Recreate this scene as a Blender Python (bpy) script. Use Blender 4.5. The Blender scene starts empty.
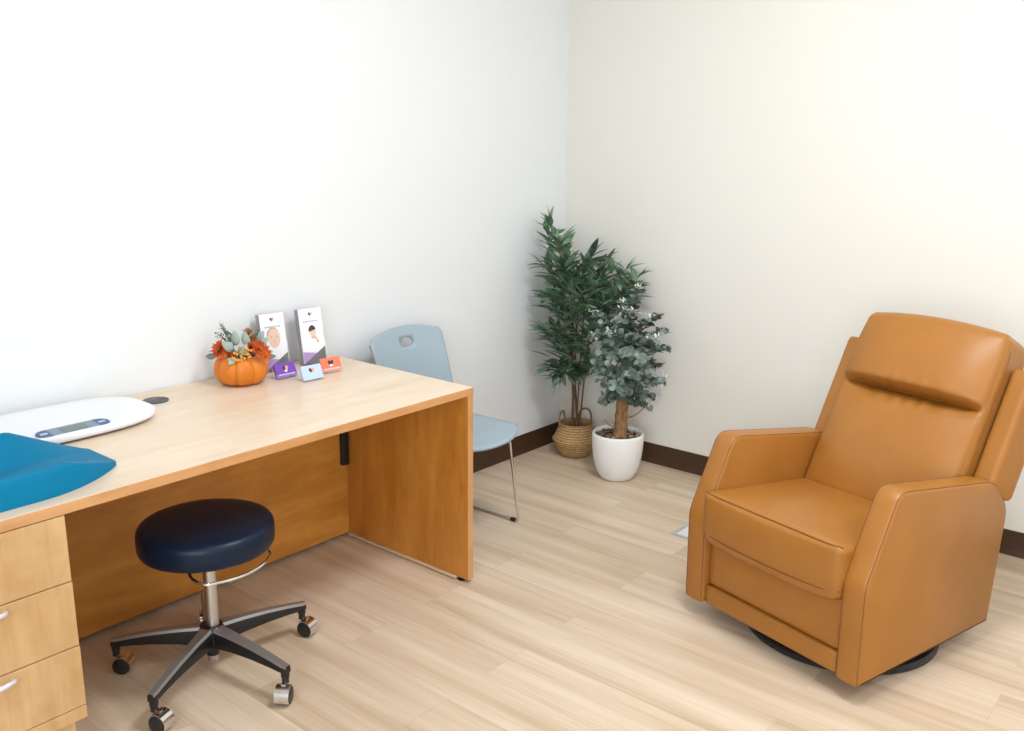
import bpy, bmesh, math, random
from mathutils import Vector, Matrix, Quaternion, noise
from math import sin, cos, pi, radians as rad

S = bpy.context.scene
C = S.collection

# ------------------------------------------------------------------ camera
F, YAW, PITCH, ROLL = 922.093, 0.6942, 0.2354, 0.0095
CAM = Vector((-3.8645, -2.8723, 1.5601))
def cam_axes():
    d = Vector((cos(YAW)*cos(PITCH), sin(YAW)*cos(PITCH), -sin(PITCH)))
    r = Vector((sin(YAW), -cos(YAW), 0)); u = r.cross(d)
    return d, r*cos(ROLL)+u*sin(ROLL), u*cos(ROLL)-r*sin(ROLL)
cd = bpy.data.cameras.new('camera'); cam = bpy.data.objects.new('camera', cd); C.objects.link(cam)
cd.sensor_width = 36; cd.lens = F/1024*36; cd.clip_start = .02
_d, _r, _u = cam_axes()
cam.matrix_world = Matrix(((_r.x, _u.x, -_d.x, CAM.x), (_r.y, _u.y, -_d.y, CAM.y), (_r.z, _u.z, -_d.z, CAM.z), (0, 0, 0, 1)))
S.camera = cam
def un(px, axis, val):
    """point on the plane <axis>=val seen at pixel px (used only to read positions off the photograph)"""
    v = _d*F + _r*(px[0]-512) - _u*(px[1]-365.5)
    t = (val-CAM[axis])/v[axis]
    return CAM + v*t

# ------------------------------------------------------------------ world, exposure
W = bpy.data.worlds.new('world'); S.world = W; W.use_nodes = True
W.node_tree.nodes['Background'].inputs[0].default_value = (.9, .95, 1, 1)
W.node_tree.nodes['Background'].inputs[1].default_value = .5
S.view_settings.view_transform = 'Standard'; S.view_settings.look = 'None'
S.view_settings.gamma = 1; S.view_settings.use_curve_mapping = False
S.view_settings.exposure = 0.12
CEIL = 3.0
LAMPS = [(-1.75, -2.0, 38), (-3.9, -2.2, 3), (-1.75, -3.9, 22), (-3.9, -3.9, 3)]
LAMP_COL = (.94, .975, 1.0)
WIN_POWER = 52; WIN_COL = (.93, .965, 1.0)

# ------------------------------------------------------------------ materials
MATS = {}
def mat(name, col, rough=.5, metal=0, spec=.5, **kw):
    if name in MATS: return MATS[name]
    m = bpy.data.materials.new(name); m.use_nodes = True; MATS[name] = m
    b = m.node_tree.nodes['Principled BSDF']
    b.inputs['Base Color'].default_value = (*col, 1); b.inputs['Roughness'].default_value = rough
    b.inputs['Metallic'].default_value = metal; b.inputs['Specular IOR Level'].default_value = spec
    for k, v in kw.items(): b.inputs[k.replace('_', ' ')].default_value = v
    return m
def nodes(m): return m.node_tree.nodes, m.node_tree.links, m.node_tree.nodes['Principled BSDF']
def mapping(m, scale, coord='Object', rot=(0, 0, 0)):
    n, l, b = nodes(m)
    tc = n.new('ShaderNodeTexCoord'); mp = n.new('ShaderNodeMapping')
    mp.inputs['Scale'].default_value = scale; mp.inputs['Rotation'].default_value = rot
    l.new(tc.outputs[coord], mp.inputs[0]); return mp.outputs[0]
def noise_tex(m, vec, scale, detail=4, rough=.55, dist=0):
    n, l, b = nodes(m); t = n.new('ShaderNodeTexNoise')
    t.inputs['Scale'].default_value = scale; t.inputs['Detail'].default_value = detail
    t.inputs['Roughness'].default_value = rough; t.inputs['Distortion'].default_value = dist
    l.new(vec, t.inputs['Vector']); return t.outputs['Fac']
def ramp(m, fac, stops):
    n, l, b = nodes(m); r = n.new('ShaderNodeValToRGB'); e = r.color_ramp.elements
    while len(e) < len(stops): e.new(.5)
    for i, (p, c) in enumerate(stops): e[i].position = p; e[i].color = (*c, 1)
    l.new(fac, r.inputs[0]); return r.outputs[0]
def mix(m, a, bb, f, mode='MIX'):
    n, l, b = nodes(m); x = n.new('ShaderNodeMix'); x.data_type = 'RGBA'; x.blend_type = mode
    if isinstance(f, float): x.inputs[0].default_value = f
    else: l.new(f, x.inputs[0])
    l.new(a, x.inputs[6]); l.new(bb, x.inputs[7]); return x.outputs[2]
def bump(m, fac, strength, dist=.001):
    n, l, b = nodes(m); x = n.new('ShaderNodeBump'); x.inputs['Strength'].default_value = strength
    x.inputs['Distance'].default_value = dist; l.new(fac, x.inputs['Height']); l.new(x.outputs[0], b.inputs['Normal'])

def wall_mat(name, col):
    m = mat(name, col, .7, 0, .3)
    v = mapping(m, (1, 1, 1)); f = noise_tex(m, v, 160, 2); bump(m, f, .12, .001)
    return m
M_wallA = wall_mat('white_paint', (.775, .797, .812))
M_wallB = wall_mat('cream_paint', (.765, .745, .685))
M_ceil = wall_mat('ceiling_paint', (.84, .84, .83))

def floor_mat():
    m = mat('vinyl_plank', (.6, .5, .4), .42, 0, .35); n, l, b = nodes(m)
    v = mapping(m, (1, 1, 1), rot=(0, 0, rad(90)))          # planks run along world y
    br = n.new('ShaderNodeTexBrick'); br.offset = .37; br.offset_frequency = 2
    br.inputs['Color1'].default_value = (0, 0, 0, 1); br.inputs['Color2'].default_value = (1, 1, 1, 1)
    br.inputs['Mortar'].default_value = (.5, .5, .5, 1); br.inputs['Scale'].default_value = 1
    br.inputs['Brick Width'].default_value = 1.22; br.inputs['Row Height'].default_value = .18
    br.inputs['Mortar Size'].default_value = .0007; br.inputs['Mortar Smooth'].default_value = 0
    l.new(v, br.inputs['Vector'])
    # per-plank offset of the streaks
    sc = n.new('ShaderNodeVectorMath'); sc.operation = 'SCALE'; l.new(br.outputs['Color'], sc.inputs[0]); sc.inputs['Scale'].default_value = 37.
    ad = n.new('ShaderNodeVectorMath'); ad.operation = 'ADD'; l.new(v, ad.inputs[0]); l.new(sc.outputs[0], ad.inputs[1])
    def stretch(s):
        mp = n.new('ShaderNodeMapping'); mp.inputs['Scale'].default_value = s; l.new(ad.outputs[0], mp.inputs[0]); return mp.outputs[0]
    f1 = noise_tex(m, stretch((.45, 9, 1)), 1.6, 3, .5)
    f2 = noise_tex(m, stretch((1.2, 60, 1)), 2.5, 5, .6)
    f3 = noise_tex(m, stretch((3, 260, 1)), 1.5, 2, .6)
    c1 = ramp(m, f1, [(.33, (.55, .415, .285)), (.5, (.645, .51, .375)), (.68, (.71, .585, .45))])
    c2 = ramp(m, f2, [(.3, (.80, .78, .75)), (.6, (1.0, 1.0, 1.0))])
    c3 = ramp(m, f3, [(.3, (.86, .85, .84)), (.62, (1, 1, 1))])
    c = mix(m, c1, c2, .5, 'MULTIPLY'); c = mix(m, c, c3, .4, 'MULTIPLY')
    pl = ramp(m, br.outputs['Color'], [(0, (.95, .94, .93)), (1, (1.02, 1.02, 1.02))])
    c = mix(m, c, pl, 1.0, 'MULTIPLY')
    se = ramp(m, br.outputs['Fac'], [(0, (1, 1, 1)), (1, (.82, .78, .74))])
    c = mix(m, c, se, 1.0, 'MULTIPLY')
    l.new(c, b.inputs['Base Color']); bump(m, f3, .06, .0005)
    return m
M_floor = floor_mat()

def wood_mat(name, axis, tone=1.0, lo=(.60, .355, .16), hi=(.74, .50, .265), rough=.38, fine=.45, blotch=1.0):
    m = mat(name, hi, rough, 0, .45); n, l, b = nodes(m)
    s = [6, 6, 6]; s[axis] = .9
    s2 = [38, 38, 38]; s2[axis] = 1.6
    s3 = [5.5, 5.5, 5.5]; s3[axis] = 3.0
    f1 = noise_tex(m, mapping(m, s), 1.3, 4, .55, .6)
    f2 = noise_tex(m, mapping(m, s2), 2.2, 4, .6, .3)
    f3 = noise_tex(m, mapping(m, s3), 2.3, 3, .5, .8)
    lo = tuple(x*tone for x in lo); hi = tuple(x*tone for x in hi)
    c1 = ramp(m, f1, [(.32, lo), (.62, hi)])
    c2 = ramp(m, f2, [(.3, (.86, .83, .80)), (.6, (1, 1, 1))])
    c3 = ramp(m, f3, [(.35, (.90, .86, .80)), (.6, (1, 1, 1))])
    c = mix(m, mix(m, c1, c2, fine, 'MULTIPLY'), c3, blotch, 'MULTIPLY')
    l.new(c, b.inputs['Base Color']); return m
M_top = wood_mat('maple_laminate_lit_top', 0, 1.0, (.71, .55, .395), (.80, .655, .505), .30, .25, .45)  # same maple, paler: the wall's glossy reflection is put into the colour
M_wood_z = wood_mat('maple_laminate_shaded_upright', 2, 1.0, (.43, .155, .020), (.60, .255, .042))  # same maple as the drawers, darkened: shade on the panels painted in
M_wood_x = wood_mat('maple_laminate_shaded_level', 0, 1.0, (.48, .185, .026), (.66, .30, .056))  # modesty panel's copy, with the shade under the desk in its colour
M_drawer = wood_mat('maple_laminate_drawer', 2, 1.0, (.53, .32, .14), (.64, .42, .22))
M_edge = wood_mat('edge_banding', 0, 1.0, (.52, .255, .095), (.61, .325, .14))
M_edge_z = wood_mat('edge_banding_upright', 2, 1.0, (.52, .255, .095), (.61, .325, .14))
M_stripl = mat('reflected_light_strip', (.62, .46, .31), .5)  # pale tone painting reflected light on the panel's bottom edge

def leather():
    m = mat('tan_leather', (.40, .16, .025), .42, 0, .5); n, l, b = nodes(m)
    v = mapping(m, (1, 1, 1))
    f = noise_tex(m, v, 7, 4, .6); c = ramp(m, f, [(.3, (.33, .128, .018)), (.7, (.37, .148, .024))])
    l.new(c, b.inputs['Base Color'])
    vo = n.new('ShaderNodeTexVoronoi'); vo.inputs['Scale'].default_value = 420; l.new(v, vo.inputs['Vector'])
    bump(m, vo.outputs['Distance'], .10, .0008)
    return m
M_leather = leather()
M_seam = mat('leather_seam', (.19, .066, .010), .5)
M_black = mat('black_plastic', (.012, .012, .013), .4)
M_blackm = mat('black_metal', (.015, .015, .016), .35, .3)
M_chrome = mat('chrome', (.72, .71, .70), .16, 1)
M_satin = mat('satin_metal', (.60, .59, .58), .30, 1)
M_gun = mat('polished_dark_metal', (.36, .36, .36), .38, .75)
M_navy = mat('navy_vinyl', (.002, .010, .028), .36, 0, .28)
M_silver = mat('silver_pull', (.74, .75, .78), .3, .6)
M_brown = mat('brown_rubber', (.060, .030, .015), .5, 0, .35)
M_seat = mat('pale_blue_plastic', (.34, .425, .485), .42, 0, .4)
M_seatd = mat('grey_rim', (.20, .24, .28), .5)
M_white = mat('white_plastic', (.82, .83, .86), .28, 0, .45)
M_ceramic = mat('white_ceramic', (.80, .80, .79), .30, 0, .45)
M_grey = mat('grey_plastic', (.075, .085, .088), .45)
M_dispblue = mat('display_blue', (.02, .085, .22), .35)
M_dispgrey = mat('display_grey_blue', (.17, .25, .33), .35)
M_lcd = mat('lcd_grey', (.13, .16, .15), .3)
M_padv = mat('blue_vinyl', (0, .165, .315), .55, 0, .15)
M_acryl = mat('clear_acrylic', (.95, .96, .97), .06, 0, .5, Alpha=.07)
M_paper = mat('white_paper', (.86, .86, .88), .4)
M_greyp = mat('grey_paper_edge', (.34, .31, .36), .6)
M_purple = mat('purple_print', (.17, .055, .42), .4)
M_lilac = mat('lilac_print', (.38, .20, .56), .4)
M_dark = mat('dark_print', (.035, .035, .06), .4)
M_orangep = mat('orange_print', (.80, .20, .11), .4)
M_bluep = mat('pale_blue_print', (.48, .62, .86), .4)
M_skin = mat('print_skin', (.70, .42, .30), .5)
M_skin2 = mat('print_light_skin', (.76, .55, .44), .5)
M_pink = mat('print_coral', (.85, .33, .22), .5)
M_violet_line = mat('print_violet_line', (.46, .42, .66), .5)
M_garm = mat('print_white_cloth', (.84, .85, .88), .5)
M_bronze = mat('brown_hair_print', (.055, .04, .04), .5); M_fair = mat('print_fair_hair', (.50, .34, .25), .5)

def pump():
    m = mat('pumpkin_orange', (.75, .22, .02), .38, 0, .4)
    n, l, b = nodes(m); f = noise_tex(m, mapping(m, (1, 1, .5)), 22, 3)
    l.new(ramp(m, f, [(.3, (.58, .145, .008)), (.7, (.70, .22, .02))]), b.inputs['Base Color']); return m
M_pump = pump()
def leafmat(name, a, c, rough=.5):
    m = mat(name, a, rough, 0, .35); n, l, b = nodes(m)
    f = noise_tex(m, mapping(m, (1, 1, 1)), 11, 2)
    l.new(ramp(m, f, [(.35, a), (.65, c)]), b.inputs['Base Color']); return m
M_leafA = leafmat('dark_green_leaf', (.055, .115, .072), (.14, .225, .145))
M_leafA2 = leafmat('mid_green_leaf', (.12, .22, .135), (.23, .34, .215))
M_leafB = leafmat('grey_green_leaf', (.060, .095, .076), (.165, .215, .182), .6)
M_leafB2 = leafmat('light_grey_green_leaf', (.15, .21, .175), (.26, .33, .28), .6)
M_tip = mat('pale_bud', (.62, .70, .60), .6)
M_sage = mat('sage_leaf', (.34, .42, .38), .7)
M_sage2 = mat('dusty_green', (.16, .23, .21), .7)
M_redpetal = leafmat('rust_petal', (.42, .05, .012), (.72, .14, .02), .6)
M_brownpetal = leafmat('bronze_petal', (.20, .08, .02), (.42, .20, .05), .6)
M_berry = mat('yellow_berry', (.66, .38, .08), .5)
M_maroon = mat('dark_berry', (.16, .02, .02), .5)
def bark(name, a, c, sc):
    m = mat(name, a, .85); n, l, b = nodes(m)
    f = noise_tex(m, mapping(m, (1, 1, .35)), sc, 5, .65)
    l.new(ramp(m, f, [(.35, a), (.62, c)]), b.inputs['Base Color']); bump(m, f, .8, .006); return m
M_bark = bark('rough_bark', (.17, .075, .026), (.42, .23, .10), 45)
M_cane = bark('brown_cane', (.085, .045, .022), (.20, .12, .06), 60)
def soilm():
    m = mat('soil_chips', (.08, .05, .03), .9); n, l, b = nodes(m)
    vo = n.new('ShaderNodeTexVoronoi'); vo.inputs['Scale'].default_value = 90
    l.new(mapping(m, (1, 1, 1)), vo.inputs['Vector'])
    l.new(ramp(m, vo.outputs['Color'], [(.15, (.03, .02, .012)), (.5, (.13, .08, .045)), (.8, (.40, .31, .22))]), b.inputs['Base Color'])
    return m
M_soil = soilm()
def wickerm():
    m = mat('woven_seagrass', (.46, .28, .12), .75); n, l, b = nodes(m)
    wv = n.new('ShaderNodeTexWave'); wv.bands_direction = 'Z'; wv.inputs['Scale'].default_value = 26; wv.inputs['Distortion'].default_value = 1.2
    wv.inputs['Detail'].default_value = 2; wv.inputs['Detail Scale'].default_value = 6
    v = mapping(m, (1, 1, 1)); l.new(v, wv.inputs['Vector'])
    f = noise_tex(m, v, 60, 3)
    c = mix(m, ramp(m, wv.outputs['Fac'], [(.2, (.34, .185, .065)), (.7, (.56, .36, .165))]), ramp(m, f, [(.3, (.72, .7, .66)), (.6, (1, 1, 1))]), .9, 'MULTIPLY')
    l.new(c, b.inputs['Base Color']); bump(m, wv.outputs['Fac'], .6, .004); return m
M_wick = wickerm()
M_wickd = bark('dark_seagrass', (.10, .06, .03), (.26, .16, .08), 60)
M_steel = mat('register_metal', (.55, .58, .60), .35, .5)
M_plate = mat('outlet_plate', (.78, .78, .82), .35)

# ------------------------------------------------------------------ mesh helpers
def obj(name, bm, m=None, parent=None, smooth=True, loc=None, rotz=None, bevel=0, seg=2, subsurf=0, angle=35, solid=0):
    bmesh.ops.recalc_face_normals(bm, faces=bm.faces)
    me = bpy.data.meshes.new(name); bm.to_mesh(me); bm.free()
    ms = m if isinstance(m, (list, tuple)) else [m]
    for x in ms:
        if x: me.materials.append(x)
    o = bpy.data.objects.new(name, me); C.objects.link(o)
    if smooth:
        for p in me.polygons: p.use_smooth = True
        try: me.set_sharp_from_angle(angle=rad(angle))
        except Exception: pass
    if parent: o.parent = parent
    if loc: o.location = loc
    if rotz is not None: o.rotation_euler = (0, 0, rotz)
    if solid:
        s = o.modifiers.new('solid', 'SOLIDIFY'); s.thickness = solid; s.offset = 0
    if bevel:
        b = o.modifiers.new('bevel', 'BEVEL'); b.width = bevel; b.segments = seg; b.limit_method = 'ANGLE'; b.angle_limit = rad(30)
    if subsurf:
        s = o.modifiers.new('sub', 'SUBSURF'); s.levels = subsurf; s.render_levels = subsurf
    return o
def tag(o, label, cat, group=None):
    o['label'] = label; o['category'] = cat
    if group: o['group'] = group
    return o
def thing(name, label, cat, loc=(0, 0, 0), rotz=0, group=None):
    o = bpy.data.objects.new(name, None); C.objects.link(o); o.empty_display_size = .1
    o.location = loc; o.rotation_euler = (0, 0, rotz)
    return tag(o, label, cat, group)
def struct(name, bm, m, **k):
    o = obj(name, bm, m, **k); o['kind'] = 'structure'; return o

def box(bm, x0, x1, y0, y1, z0, z1, mi=0, M=None):
    vs = [Vector((x, y, z)) for x in (x0, x1) for y in (y0, y1) for z in (z0, z1)]
    if M: vs = [M @ v for v in vs]
    v = [bm.verts.new(p) for p in vs]
    for f in ((0, 1, 3, 2), (4, 6, 7, 5), (0, 4, 5, 1), (2, 3, 7, 6), (0, 2, 6, 4), (1, 5, 7, 3)):
        bm.faces.new([v[i] for i in f]).material_index = mi
    return bm
def nb(*a, **k): return box(bmesh.new(), *a, **k)
def lathe(bm, prof, seg=48, c=(0, 0, 0), mi=0, mod=None, close=False):
    rows = []
    for r, z in prof:
        if r < 1e-6: rows.append([bm.verts.new((c[0], c[1], c[2]+z))]); continue
        row = []
        for k in range(seg):
            a = 2*pi*k/seg; q = mod(a, r, z) if mod else 1
            row.append(bm.verts.new((c[0]+r*q*cos(a), c[1]+r*q*sin(a), c[2]+z)))
        rows.append(row)
    for A, B in zip(rows, rows[1:]):
        if len(A) == 1 and len(B) == 1: continue
        for k in range(seg):
            k2 = (k+1) % seg
            if len(A) == 1: f = [A[0], B[k2], B[k]]
            elif len(B) == 1: f = [A[k], A[k2], B[0]]
            else: f = [A[k], A[k2], B[k2], B[k]]
            bm.faces.new(f).material_index = mi
    return bm
def tube(bm, pts, r, seg=10, mi=0, cap=True, flat=None):
    pts = [Vector(p) for p in pts]; n = len(pts)
    rs = r if isinstance(r, (list, tuple)) else [r]*n
    t = [(pts[min(i+1, n-1)]-pts[max(i-1, 0)]).normalized() for i in range(n)]
    up = Vector((0, 0, 1)) if abs(t[0].z) < .9 else Vector((1, 0, 0))
    nrm = t[0].cross(up).normalized(); rows = []
    for i in range(n):
        if i: nrm = (t[i-1].rotation_difference(t[i]) @ nrm).normalized()
        bn = t[i].cross(nrm).normalized()
        rows.append([bm.verts.new(pts[i]+(nrm*cos(2*pi*k/seg)+bn*sin(2*pi*k/seg))*rs[i]) for k in range(seg)])
    for A, B in zip(rows, rows[1:]):
        for k in range(seg):
            bm.faces.new([A[k], A[(k+1) % seg], B[(k+1) % seg], B[k]]).material_index = mi
    if cap:
        bm.faces.new(rows[0][::-1]).material_index = mi; bm.faces.new(rows[-1]).material_index = mi
    return bm
def curve(pts, n=8):
    """Catmull-Rom through pts"""
    P = [Vector(p) for p in pts]; P = [P[0]*2-P[1]]+P+[P[-1]*2-P[-2]]; out = []
    for i in range(1, len(P)-2):
        for k in range(n):
            t = k/n; a, b, c, d = P[i-1:i+3]
            out.append(.5*((2*b)+(c-a)*t+(2*a-5*b+4*c-d)*t*t+(3*b-a-3*c+d)*t**3))
    out.append(P[-2]); return out
def roundpoly(pts, n=5):
    """pts: (a, b, radius) corners -> rounded outline"""
    out = []; N = len(pts)
    for i in range(N):
        p = Vector(pts[i][:2]); a = Vector(pts[i-1][:2]); b = Vector(pts[(i+1) % N][:2]); r = pts[i][2]
        if r <= 0: out.append(tuple(p)); continue
        u = (a-p).normalized(); v = (b-p).normalized(); ang = u.angle(v)
        d = min(r/math.tan(ang/2), (a-p).length*.49, (b-p).length*.49)
        s, e = p+u*d, p+v*d
        for k in range(n+1):
            t = k/n; out.append(tuple(s*(1-t)**2+p*2*t*(1-t)+e*t*t))
    return out
def prism(bm, outline, a0, a1, axis=0, mi=0):
    """extrude a 2D outline (in the two other axes, in order) from a0 to a1 along axis"""
    def P(q, a):
        return {0: (a, q[0], q[1]), 1: (q[0], a, q[1]), 2: (q[0], q[1], a)}[axis]
    A = [bm.verts.new(P(q, a0)) for q in outline]; B = [bm.verts.new(P(q, a1)) for q in outline]; N = len(A)
    for i in range(N): bm.faces.new([A[i], A[(i+1) % N], B[(i+1) % N], B[i]]).material_index = mi
    bm.faces.new(A[::-1]).material_index = mi; bm.faces.new(B).material_index = mi
    return bm
def softbox(sx, sy, sz, r, n=14, fn=None):
    """rounded box centred on the origin; fn(u, v, w, p) moves the points (u, v, w in -1..1)"""
    bm = bmesh.new(); vd = {}
    h = Vector((sx/2, sy/2, sz/2))
    if not isinstance(r, (tuple, list)): r = (r, r, r)
    def gv(i, j, k):
        if (i, j, k) in vd: return vd[(i, j, k)]
        u = Vector([(2*q/n-1) for q in (i, j, k)])
        u = Vector([math.copysign(1-(1-abs(q))**1.35, q) for q in u])   # denser near the edges
        p = Vector([u[a]*h[a] for a in range(3)])
        inn = Vector([max(-(h[a]-r[a]), min(h[a]-r[a], p[a])) for a in range(3)])
        d = Vector([(p[a]-inn[a])/r[a] if r[a] else 0 for a in range(3)])
        if d.length > 1e-9:
            mx = max(abs(q) for q in d); d = d.normalized()*mx
        q = Vector([inn[a]+d[a]*r[a] for a in range(3)])
        if fn: q = fn(u.x, u.y, u.z, q)
        vd[(i, j, k)] = bm.verts.new(q); return vd[(i, j, k)]
    for a in range(n):
        for b in range(n):
            for s in (0, n):
                for f in (lambda x, y: (x, y, s), lambda x, y: (x, s, y), lambda x, y: (s, x, y)):
                    bm.faces.new([gv(*f(a, b)), gv(*f(a+1, b)), gv(*f(a+1, b+1)), gv(*f(a, b+1))])
    return bm
def bowl(u, v, p=2): return (1-abs(u)**p)*(1-abs(v)**p)

# ================================================================== SETTING
X0, Y0 = -5.3, -4.6
struct('floor', nb(X0-.1, .1, Y0-.1, .1, -.1, 0), M_floor, smooth=False)
struct('ceiling', nb(X0-.1, .1, Y0-.1, .1, CEIL, CEIL+.1), M_ceil, smooth=False)
struct('wall_left', nb(X0-.1, 0, 0, .1, 0, CEIL), M_wallA, smooth=False)
struct('wall_right', nb(0, .1, Y0-.1, .1, 0, CEIL), M_wallB, smooth=False)
struct('wall_back', nb(X0-.1, X0, Y0-.1, 0, 0, CEIL), M_wallA, smooth=False)
struct('wall_front', nb(X0, 0, Y0-.1, Y0, 0, CEIL), M_wallA, smooth=False)
# rubber cove base: straight face and a small flared toe
prof = [(0, .0), (.014, 0), (.013, .004), (.0065, .016), (.0045, .024), (.0042, .098), (.002, .1005), (0, .1005)]
struct('baseboard_left', prism(bmesh.new(), [(-a, b) for a, b in prof], X0, 0, 0), M_brown)
bm = bmesh.new(); prism(bm, [(-a, b) for a, b in prof], Y0, 0, 1); struct('baseboard_right', bm, M_brown)

# ================================================================== LAMPS (recessed troffers)
for i, (lx, ly, pw) in enumerate(LAMPS):
    t = thing('ceiling_light', 'recessed white square panel light in the ceiling', 'light', (lx, ly, CEIL), 0, 'panel lights in the ceiling')
    bm = bmesh.new()
    for a in ((-.32, .32, -.32, -.29), (-.32, .32, .29, .32), (-.32, -.29, -.29, .29), (.29, .32, -.29, .29)): box(bm, *a, -.02, -.001)
    obj('frame', bm, M_white, t, smooth=False)
    e = bpy.data.materials.get('lamp_glow') or bpy.data.materials.new('lamp_glow')
    if not e.use_nodes:
        e.use_nodes = True; b = e.node_tree.nodes['Principled BSDF']
        b.inputs['Base Color'].default_value = (.8, .8, .8, 1)
        b.inputs['Emission Color'].default_value = (*LAMP_COL, 1); b.inputs['Emission Strength'].default_value = 3
    obj('diffuser', nb(-.29, .29, -.29, .29, -.012, -.004), e, t, smooth=False)
    L = bpy.data.lights.new('panel_lamp', 'AREA'); L.shape = 'SQUARE'; L.size = .58; L.energy = pw; L.color = LAMP_COL
    lo = bpy.data.objects.new('lamp', L); C.objects.link(lo); lo.parent = t; lo.location = (0, 0, -.024)

# ================================================================== ADDED WINDOW, unseen behind the camera, to even the wall light with daylight
bm = bmesh.new(); wy, wz, ww, wh = -3.2, 1.45, 2.2, 1.5
for a in ((wy-ww/2-.05, wy+ww/2+.05, wz-wh/2-.05, wz-wh/2), (wy-ww/2-.05, wy+ww/2+.05, wz+wh/2, wz+wh/2+.05), (wy-ww/2-.05, wy-ww/2, wz-wh/2, wz+wh/2), (wy+ww/2, wy+ww/2+.05, wz-wh/2, wz+wh/2), (wy-.02, wy+.02, wz-wh/2, wz+wh/2)):
    box(bm, X0+.001, X0+.04, a[0], a[1], a[2], a[3])
wf = struct('fill_window_1', bm, M_white, smooth=False)
m = bpy.data.materials.new('fill_glow_glass'); m.use_nodes = True; b = m.node_tree.nodes['Principled BSDF']
b.inputs['Base Color'].default_value = (.6, .7, .8, 1); b.inputs['Roughness'].default_value = .1
b.inputs['Emission Color'].default_value = (.85, .93, 1, 1); b.inputs['Emission Strength'].default_value = 1.5
obj('pane', nb(X0+.004, X0+.01, wy-ww/2, wy+ww/2, wz-wh/2, wz+wh/2), m, wf, smooth=False)
L = bpy.data.lights.new('fill_daylight', 'AREA'); L.shape = 'RECTANGLE'; L.size = wh; L.size_y = ww; L.energy = WIN_POWER; L.color = WIN_COL
lo = bpy.data.objects.new('fill_daylight', L); C.objects.link(lo); lo.parent = wf; lo.location = (X0+.05, wy, wz); lo.rotation_euler = (0, rad(-90), 0)

# ================================================================== DESK
DX, DY, DH = -1.565, -.785, .737
LX = -3.395; PX = -2.985
desk = thing('office_desk', 'maple laminate office desk against the left wall with drawers and panel end', 'desk', ((DX+LX)/2, DY/2, 0))
def D(name, bm, m, parent=desk, **k):
    bmesh.ops.translate(bm, verts=bm.verts, vec=(-(DX+LX)/2, -DY/2, 0)); return obj(name, bm, m, parent, **k)
bm = nb(LX, DX, DY+.002, -.004, DH-.027, DH)
top = D('desktop', bm, M_top, smooth=False, bevel=.0015)
D('edge_band', nb(LX, DX-.0005, DY, DY+.0018, DH-.0268, DH-.0008), M_edge, top, smooth=False)
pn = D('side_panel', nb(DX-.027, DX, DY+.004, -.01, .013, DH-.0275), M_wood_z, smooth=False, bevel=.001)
D('edge_band', nb(DX-.0268, DX-.0002, DY+.0022, DY+.004, .0135, DH-.0275), M_edge_z, pn, smooth=False)
D('edge_light_strip', nb(DX-.035, DX-.0005, DY+.06, -.128, .005, .0125), M_stripl, pn, smooth=False)  # added sliver standing in for light reflected along the bottom edge
D('side_panel', nb(LX, LX+.02, DY+.03, -.01, .013, DH-.0275), M_wood_z, smooth=False)
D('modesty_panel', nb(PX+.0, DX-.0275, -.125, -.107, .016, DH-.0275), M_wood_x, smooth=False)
bk = D('wall_bracket', nb(DX-.064, DX-.032, -.146, -.1255, .312, DH-.028), M_black, smooth=False, bevel=.003)
for fy in (DY+.045, -.06):
    bm = bmesh.new(); lathe(bm, [(0, 0), (.014, 0), (.015, .004), (.007, .006), (.007, .0135), (0, .0135)], 20, (DX-.016, fy, 0))
    D('leveling_foot', bm, M_black)
# grommet in the top
bm = bmesh.new(); lathe(bm, [(0, 0), (.041, 0), (.041, .003), (.039, .004), (0, .004)], 40, (-2.385, -.132, DH+.0003))
gr = D('cable_grommet', bm, M_grey, top)
bm = bmesh.new(); prism(bm, roundpoly([(-2.382, -.145, .008), (-2.350, -.158, .004), (-2.350, -.126, .004), (-2.382, -.128, .008)]), DH+.0045, DH+.0048, 2)
D('cable_slot', bm, M_black, gr, smooth=False)
# pedestal
D('pedestal_body', nb(LX+.021, PX-.003, DY+.022, -.126, .175, DH-.0275), M_wood_z, smooth=False)
bm = nb(LX+.03, PX-.012, DY+.045, -.14, .0, .175)
D('toe_kick', bm, M_drawer, smooth=False)
D('bottom_rail', nb(LX+.021, PX, DY-.004, DY+.0215, .178, .2115), M_drawer, smooth=False, bevel=.001)
for i, (z0, z1, dx, yf) in enumerate(((.5405, .707, 0, DY+.002), (.373, .5385, 0, DY-.001), (.2135, .371, 0, DY-.004))):
    dr = D('drawer', nb(LX+.021, PX+dx, yf, DY+.0215, z0, z1), M_drawer, smooth=False, bevel=.0012)
    bm = bmesh.new(); hx = -3.199; hz = z1-.012
    pts = curve([(hx-.058, yf+.001, hz-.008), (hx-.054, yf-.018, hz), (hx-.03, yf-.030, hz+.002), (hx, yf-.033, hz+.003), (hx+.03, yf-.030, hz+.002), (hx+.054, yf-.018, hz), (hx+.058, yf+.001, hz-.006)], 5)
    tube(bm, pts, .0065, 12)
    D('handle', bm, M_silver, dr)

# ================================================================== DESK ITEMS
DT = DH+.0006
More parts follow.
